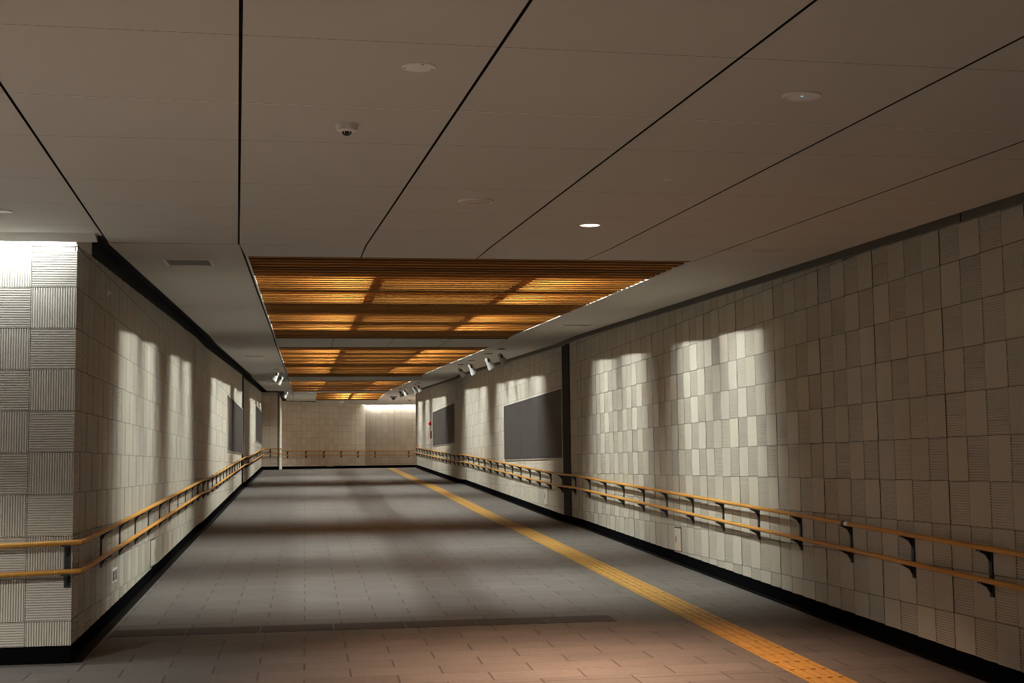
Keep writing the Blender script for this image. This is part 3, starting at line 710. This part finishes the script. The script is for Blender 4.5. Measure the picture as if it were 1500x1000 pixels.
# ------------------------------------------------------------------ handrails
RO = .085
def bracket_bm(dz=.206, wide=.042):
    b = bmesh.new()                       # x out of the wall, y along it, z = 0 at the upper rail's axis
    box(b, 0, .019, -wide/2, wide/2, -dz-.115, -.012)
    for z in (0, -dz):
        prof = [(.017, z-.014), (RO+.006, z-.018), (RO+.006, z-.028), (.048, z-.052), (.017, z-.105)]
        A = [b.verts.new((x, -.007, zz)) for x, zz in prof]; B = [b.verts.new((x, .007, zz)) for x, zz in prof]
        b.faces.new(A[::-1]); b.faces.new(B)
        for i in range(len(A)): j = (i+1) % len(A); b.faces.new((A[i], A[j], B[j], B[i]))
        box(b, RO-.014, RO+.014, -.03, .03, z-.026, z-.014)
    return b
brk_mesh = None
def add_bracket(parent, x, y, z, ang):
    global brk_mesh
    if brk_mesh is None:
        o = obj('bracket', bracket_bm(), M_BRACK, parent); brk_mesh = o.data
    else: o = link('bracket', brk_mesh, None, parent)
    o.location = Vector((x, y, z))-Vector(parent.location); o.rotation_euler = (0, 0, ang)
    return o
def rail_path(parent, name, pts, mat, r=.0185):
    b = bmesh.new(); tube(b, [Vector(p)-Vector(parent.location) for p in pts], r, 16); return obj(name, b, mat, parent, True)
RKS = [8, 12, 16, 20, 21.6, 23.3, 37.7, 39.5]
hr = empty('handrail', (XR, 0, P(0)-2.4), 'long double wooden handrail on charcoal brackets along the right wall', 'handrail', 'double handrails')
xr = XR-RO
ys = [-4]+RKS+[YE-.02]
rail_path(hr, 'upper_rail', [(xr, y, RU(y)) for y in ys], M_RAIL); rail_path(hr, 'lower_rail', [(xr, y, RLo(y)) for y in ys], M_RAIL)
y = 8.345-1.1425*3
while y < YE-.2: add_bracket(hr, XR, y, RU(y), math.pi); y += 1.1425
b = bmesh.new(); yb_ = 10.62; sp = Vector((xr, yb_, RU(yb_)))-Vector(hr.location)
tube(b, [sp+Vector((0, -.055, -.0018)), sp+Vector((0, .0, 0))], .0205, 16); o = obj('rail_joint', b, M_BRACK, hr, True)
b = bmesh.new(); tube(b, [sp+Vector((0, -.12, -.0036)), sp+Vector((0, -.055, -.0018))], .0192, 16); o = obj('raised_dot_label', b, M_PALE, hr, True); o['label'] = 'pale label wrapped on the rail'
hl = empty('handrail', (XL, YC, P(YC)-2.4), 'long double wooden handrail round the left corner and along the left wall to the pillar', 'handrail', 'double handrails')
xl = XL+RO; yf = YC-RO
def left_path(fz, dzc):
    z0 = fz(YC)
    pts = [(XW+.05, yf, z0-.03*(xl-XW-.05)), (-3.6, yf, z0-.03*(xl+3.6)), (xl-.05, yf, z0-.0015), (xl-.012, yf+.012, z0), (xl, yf+.05, z0)]
    pts += [(xl, y, fz(y)) for y in [12, 16, 20, 21.6, 23.3, 37.7, 39.5, YN-RO-.06]]
    zz = fz(YN)
    pts += [(xl+.015, YN-RO-.015, zz), (xl+.06, YN-RO, zz), (-.96, YN-RO, zz), (-.93, YN-RO+.03, zz), (-.93, 61.95, zz)]
    return pts
rail_path(hl, 'upper_rail', left_path(RU, 0), M_RAIL, .019); rail_path(hl, 'lower_rail', left_path(RLo, 0), M_RAIL, .019)
y = 11.66
while y < YN-.3: add_bracket(hl, XL, y, RU(y), 0); y += 1.1425
for x in (-1.69, -2.9, -4.1, -5.3, -6.5, -7.7): add_bracket(hl, x, YC, RU(YC)-.03*max(0, xl-x), -math.pi/2)
add_bracket(hl, -1.33, YN, RU(YN), -math.pi/2)
he = empty('handrail', (-1.0, 62.12, P(64)-2.4), 'double wooden handrail across the end walls of the passage', 'handrail', 'double handrails')
for nm, fz in (('upper_rail', RU), ('lower_rail', RLo)):
    z = fz(64); d = RO*1.414
    rail_path(he, nm, [(-.86, 62.12-.86+.86+.05-.0+.0-.1, z), (2.90, 66.0-RO*1.2, z), (2.98, YF-RO, z), (XE-.05, YF-RO, z)], M_RAILX, .019)
d45 = math.radians(-45)
for i in range(5):
    s_ = .32+i*1.16; add_bracket(he, -1.0+s_*.7071, 62.12+s_*.7071, RU(64), d45)
for x in (3.35, 4.98, 6.4, 7.9, 9.4): add_bracket(he, x, YF, RU(64), -math.pi/2)

# ------------------------------------------------------------------ notice boards, hatches and small wall things
def notice_board(xw, s, y0, y1, z0, z1, n, label):
    e = empty('notice_board', (xw, y0, z0), label, 'notice board', 'blank grey notice boards')
    w = (y1-y0)/n
    for i in range(n):
        b = bmesh.new(); x0, x1 = sorted((0, -s*.022)); box(b, x0, x1, i*w+.004, (i+1)*w-.004, 0, z1-z0); obj('board', b, M_POSTER, e)
    b = bmesh.new(); x0, x1 = sorted((-s*.0, -s*.026))
    box(b, x0, x1, -.014, 0, -.012, z1-z0+.012); box(b, x0, x1, y1-y0, y1-y0+.014, -.012, z1-z0+.012)
    box(b, x0, x1, 0, y1-y0, -.012, -.002); box(b, x0, x1, 0, y1-y0, z1-z0+.002, z1-z0+.012)
    o = obj('frame', b, M_PFRAME, e); o['label'] = 'pale board edge'
notice_board(XR, 1, 23.14, 30.05, H0+.112, H0+1.30, 3, 'largest blank grey notice board, on the right wall beside the dark strip')
notice_board(XR, 1, 40.25, 47.08, H0+.68, H0+1.845, 3, 'farther blank grey notice board on the right wall beside the red lamp')
notice_board(XL, -1, 30.2, 37.15, H0+.385, H0+1.57, 3, 'nearer blank grey notice board on the left wall')
notice_board(XL, -1, 47.2, 53.9, H0+.93, H0+2.13, 3, 'farther blank grey notice board on the left wall next to the pillar')
def hatch(xw, s, y0, y1, z0, z1, label):
    e = empty('wall_hatch', (xw, y0, z0), label, 'hatch', 'small wall hatches'); w, h = y1-y0, z1-z0
    b = bmesh.new(); x0, x1 = sorted((0, -s*(.011 if y0 < 22 else .003))); box(b, x0, x1, 0, w, 0, h); obj('frame', b, M_SEAM, e)
    b = bmesh.new(); x0, x1 = sorted((-s*(.010 if y0 < 22 else .002), -s*(.016 if y0 < 22 else .006))); box(b, x0, x1, .006, w-.014, .008, h-.012); obj('door', b, M_HATCH, e)
    b = bmesh.new(); x0, x1 = sorted((-s*(.015 if y0 < 22 else .005), -s*(.019 if y0 < 22 else .009))); box(b, x0, x1, w-.085, w-.065, h*.35, h*.62); obj('pull_slot', b, M_BLACK, e)
hatch(XR, 1, 15.74, 16.03, H0-1.05, H0-.765, 'small beige hatch low on the right wall nearest us, under the handrail')
hatch(XR, 1, 24.7, 25.14, H0-.75, H0-.415, 'small beige hatch low on the right wall below the large notice board')
hatch(XL, -1, 15.35, 15.8, H0-1.06, H0-.765, 'small beige hatch low on the left wall, past the socket plate')
hatch(XL, -1, 32.9, 33.6, H0-.66, H0-.22, 'small beige hatch low on the left wall below the nearer notice board')
e = empty('wall_hatch', (1.16, 64.28, H0+.02), 'small pale hatch low on the far slanted end wall', 'hatch', 'small wall hatches', (0, 0, math.radians(45)))
b = bmesh.new(); box(b, -.24, .24, -.02, .004, 0, .32); obj('frame', b, M_PFRAME, e)
b = bmesh.new(); box(b, -.20, .20, -.028, -.018, .03, .29); obj('door', b, M_HATCH, e)
e = empty('socket_plate', (XL+.0065, 12.5, H0-.925), 'pale double power socket plate low on the left wall under the handrail', 'socket')
b = bmesh.new(); box(b, -.006, .008, -.16, .16, -.062, .062); bmesh.ops.bevel(b, geom=b.edges[:], offset=.003, segments=1, affect='EDGES'); obj('plate', b, M_FIX, e)
for yy_ in (-.075, .075):
    b = bmesh.new(); box(b, .007, .011, yy_-.045, yy_+.045, -.045, .045); o = obj('socket', b, M_GREY, e)
    b = bmesh.new()
    for q in (-.02, .02):
        for z in (-.022, .022): box(b, .0105, .0125, yy_+q-.006, yy_+q+.006, z-.014, z+.014)
    obj('slot', b, M_BLACK, o)
e = empty('wall_sensor', (XL+.0065, 11.86, H0+1.5), 'tiny white sensor knob high on the left wall near the corner', 'sensor')
b = bmesh.new(); lathe(b, [(0, .03), (.012, .028), (.018, .018), (.02, 0), (0, -.001)], 16, M=Matrix.Rotation(math.pi/2, 4, 'Y')); obj('knob', b, M_WHITE, e, True)
b = bmesh.new(); box(b, -.006, .004, -.024, .024, -.03, .03); obj('plate', b, M_FIX, e)
e = empty('fire_alarm_lamp', (XR, 47.75, H0+1.48), 'red round fire alarm lamp on the right wall by the farther notice board', 'alarm lamp')
b = bmesh.new(); lathe(b, [(0, .12), (.04, .11), (.062, .07), (.066, .025), (0, .025)], 20, M=Matrix.Rotation(-math.pi/2, 4, 'Y')); obj('dome', b, M_RED, e, True)
b = bmesh.new(); box(b, -.026, .004, -.075, .075, -.075, .075); obj('base', b, M_DRED, e)
e = empty('fire_alarm_box', (XR, 47.78, H0+1.08), 'small dark red call box on the right wall below the red lamp', 'alarm box')
b = bmesh.new(); box(b, -.05, .004, -.09, .09, -.12, .14); bmesh.ops.bevel(b, geom=b.edges[:], offset=.008, segments=1, affect='EDGES'); obj('case', b, M_DRED, e)
b = bmesh.new(); lathe(b, [(0, .012), (.03, .01), (.034, 0), (0, 0)], 14, M=Matrix.Translation((-.05, 0, .02)) @ Matrix.Rotation(-math.pi/2, 4, 'Y')); obj('button', b, M_BLACK, e, True)

# ------------------------------------------------------------------ floor things
b = bmesh.new(); x = -1.56
while x < 2.62:
    w = .6; sk = lambda xx: .012*xx
    y0, y1 = 11.45+sk(x), 11.80+sk(x)
    xa, xb_ = x+.006, min(x+w, 2.66)-.006
    v = [b.verts.new((xx, yy_+.012*(xx-x), FL(yy_)+dz)) for dz in (-.02, .003) for yy_ in (y0, y1) for xx in (xa, xb_)]
    for q in ((0, 2, 3, 1), (4, 5, 7, 6), (0, 1, 5, 4), (2, 6, 7, 3), (0, 4, 6, 2), (1, 3, 7, 5)): b.faces.new([v[i] for i in q])
    x += w
tag(obj('floor_drain', b, M_DRAIN), 'long dark drain cover strip across the floor at the foot of the ramp', 'drain')
b = bmesh.new(); y = -3.0; X0 = 3.39
while y < 54.0:
    t_ = .30; h = .004
    cs = cuts(y+.002, y+t_-.002)
    sbox(b, X0-.15, X0+.15, y+.002, y+t_-.002, lambda q: FL(q)-.01, lambda q: FL(q)+h)
    for i in range(4):
        xx = X0-.15+.0375+i*.075
        sbox(b, xx-.017, xx+.017, y+.012, y+t_-.012, lambda q: FL(q)+h-.001, lambda q: FL(q)+h+.005)
    y += t_
tag(obj('tactile_paving_strip', b, M_YEL), 'worn yellow tactile guide strip with raised bars running along the floor', 'tactile paving')

# ------------------------------------------------------------------ world and colour
w = bpy.data.worlds.new('world'); sc.world = w; w.use_nodes = True
w.node_tree.nodes['Background'].inputs['Color'].default_value = (0, 0, 0, 1)
vs = sc.view_settings; vs.view_transform = 'Standard'; vs.look = 'None'; vs.gamma = 1; vs.use_curve_mapping = False
vs.exposure = 0.42
sc.cycles.filter_width = 1.0; sc.cycles.denoising_prefilter = 'ACCURATE'
sc.cycles.max_bounces = 8; sc.cycles.diffuse_bounces = 5; sc.cycles.sample_clamp_indirect = 4
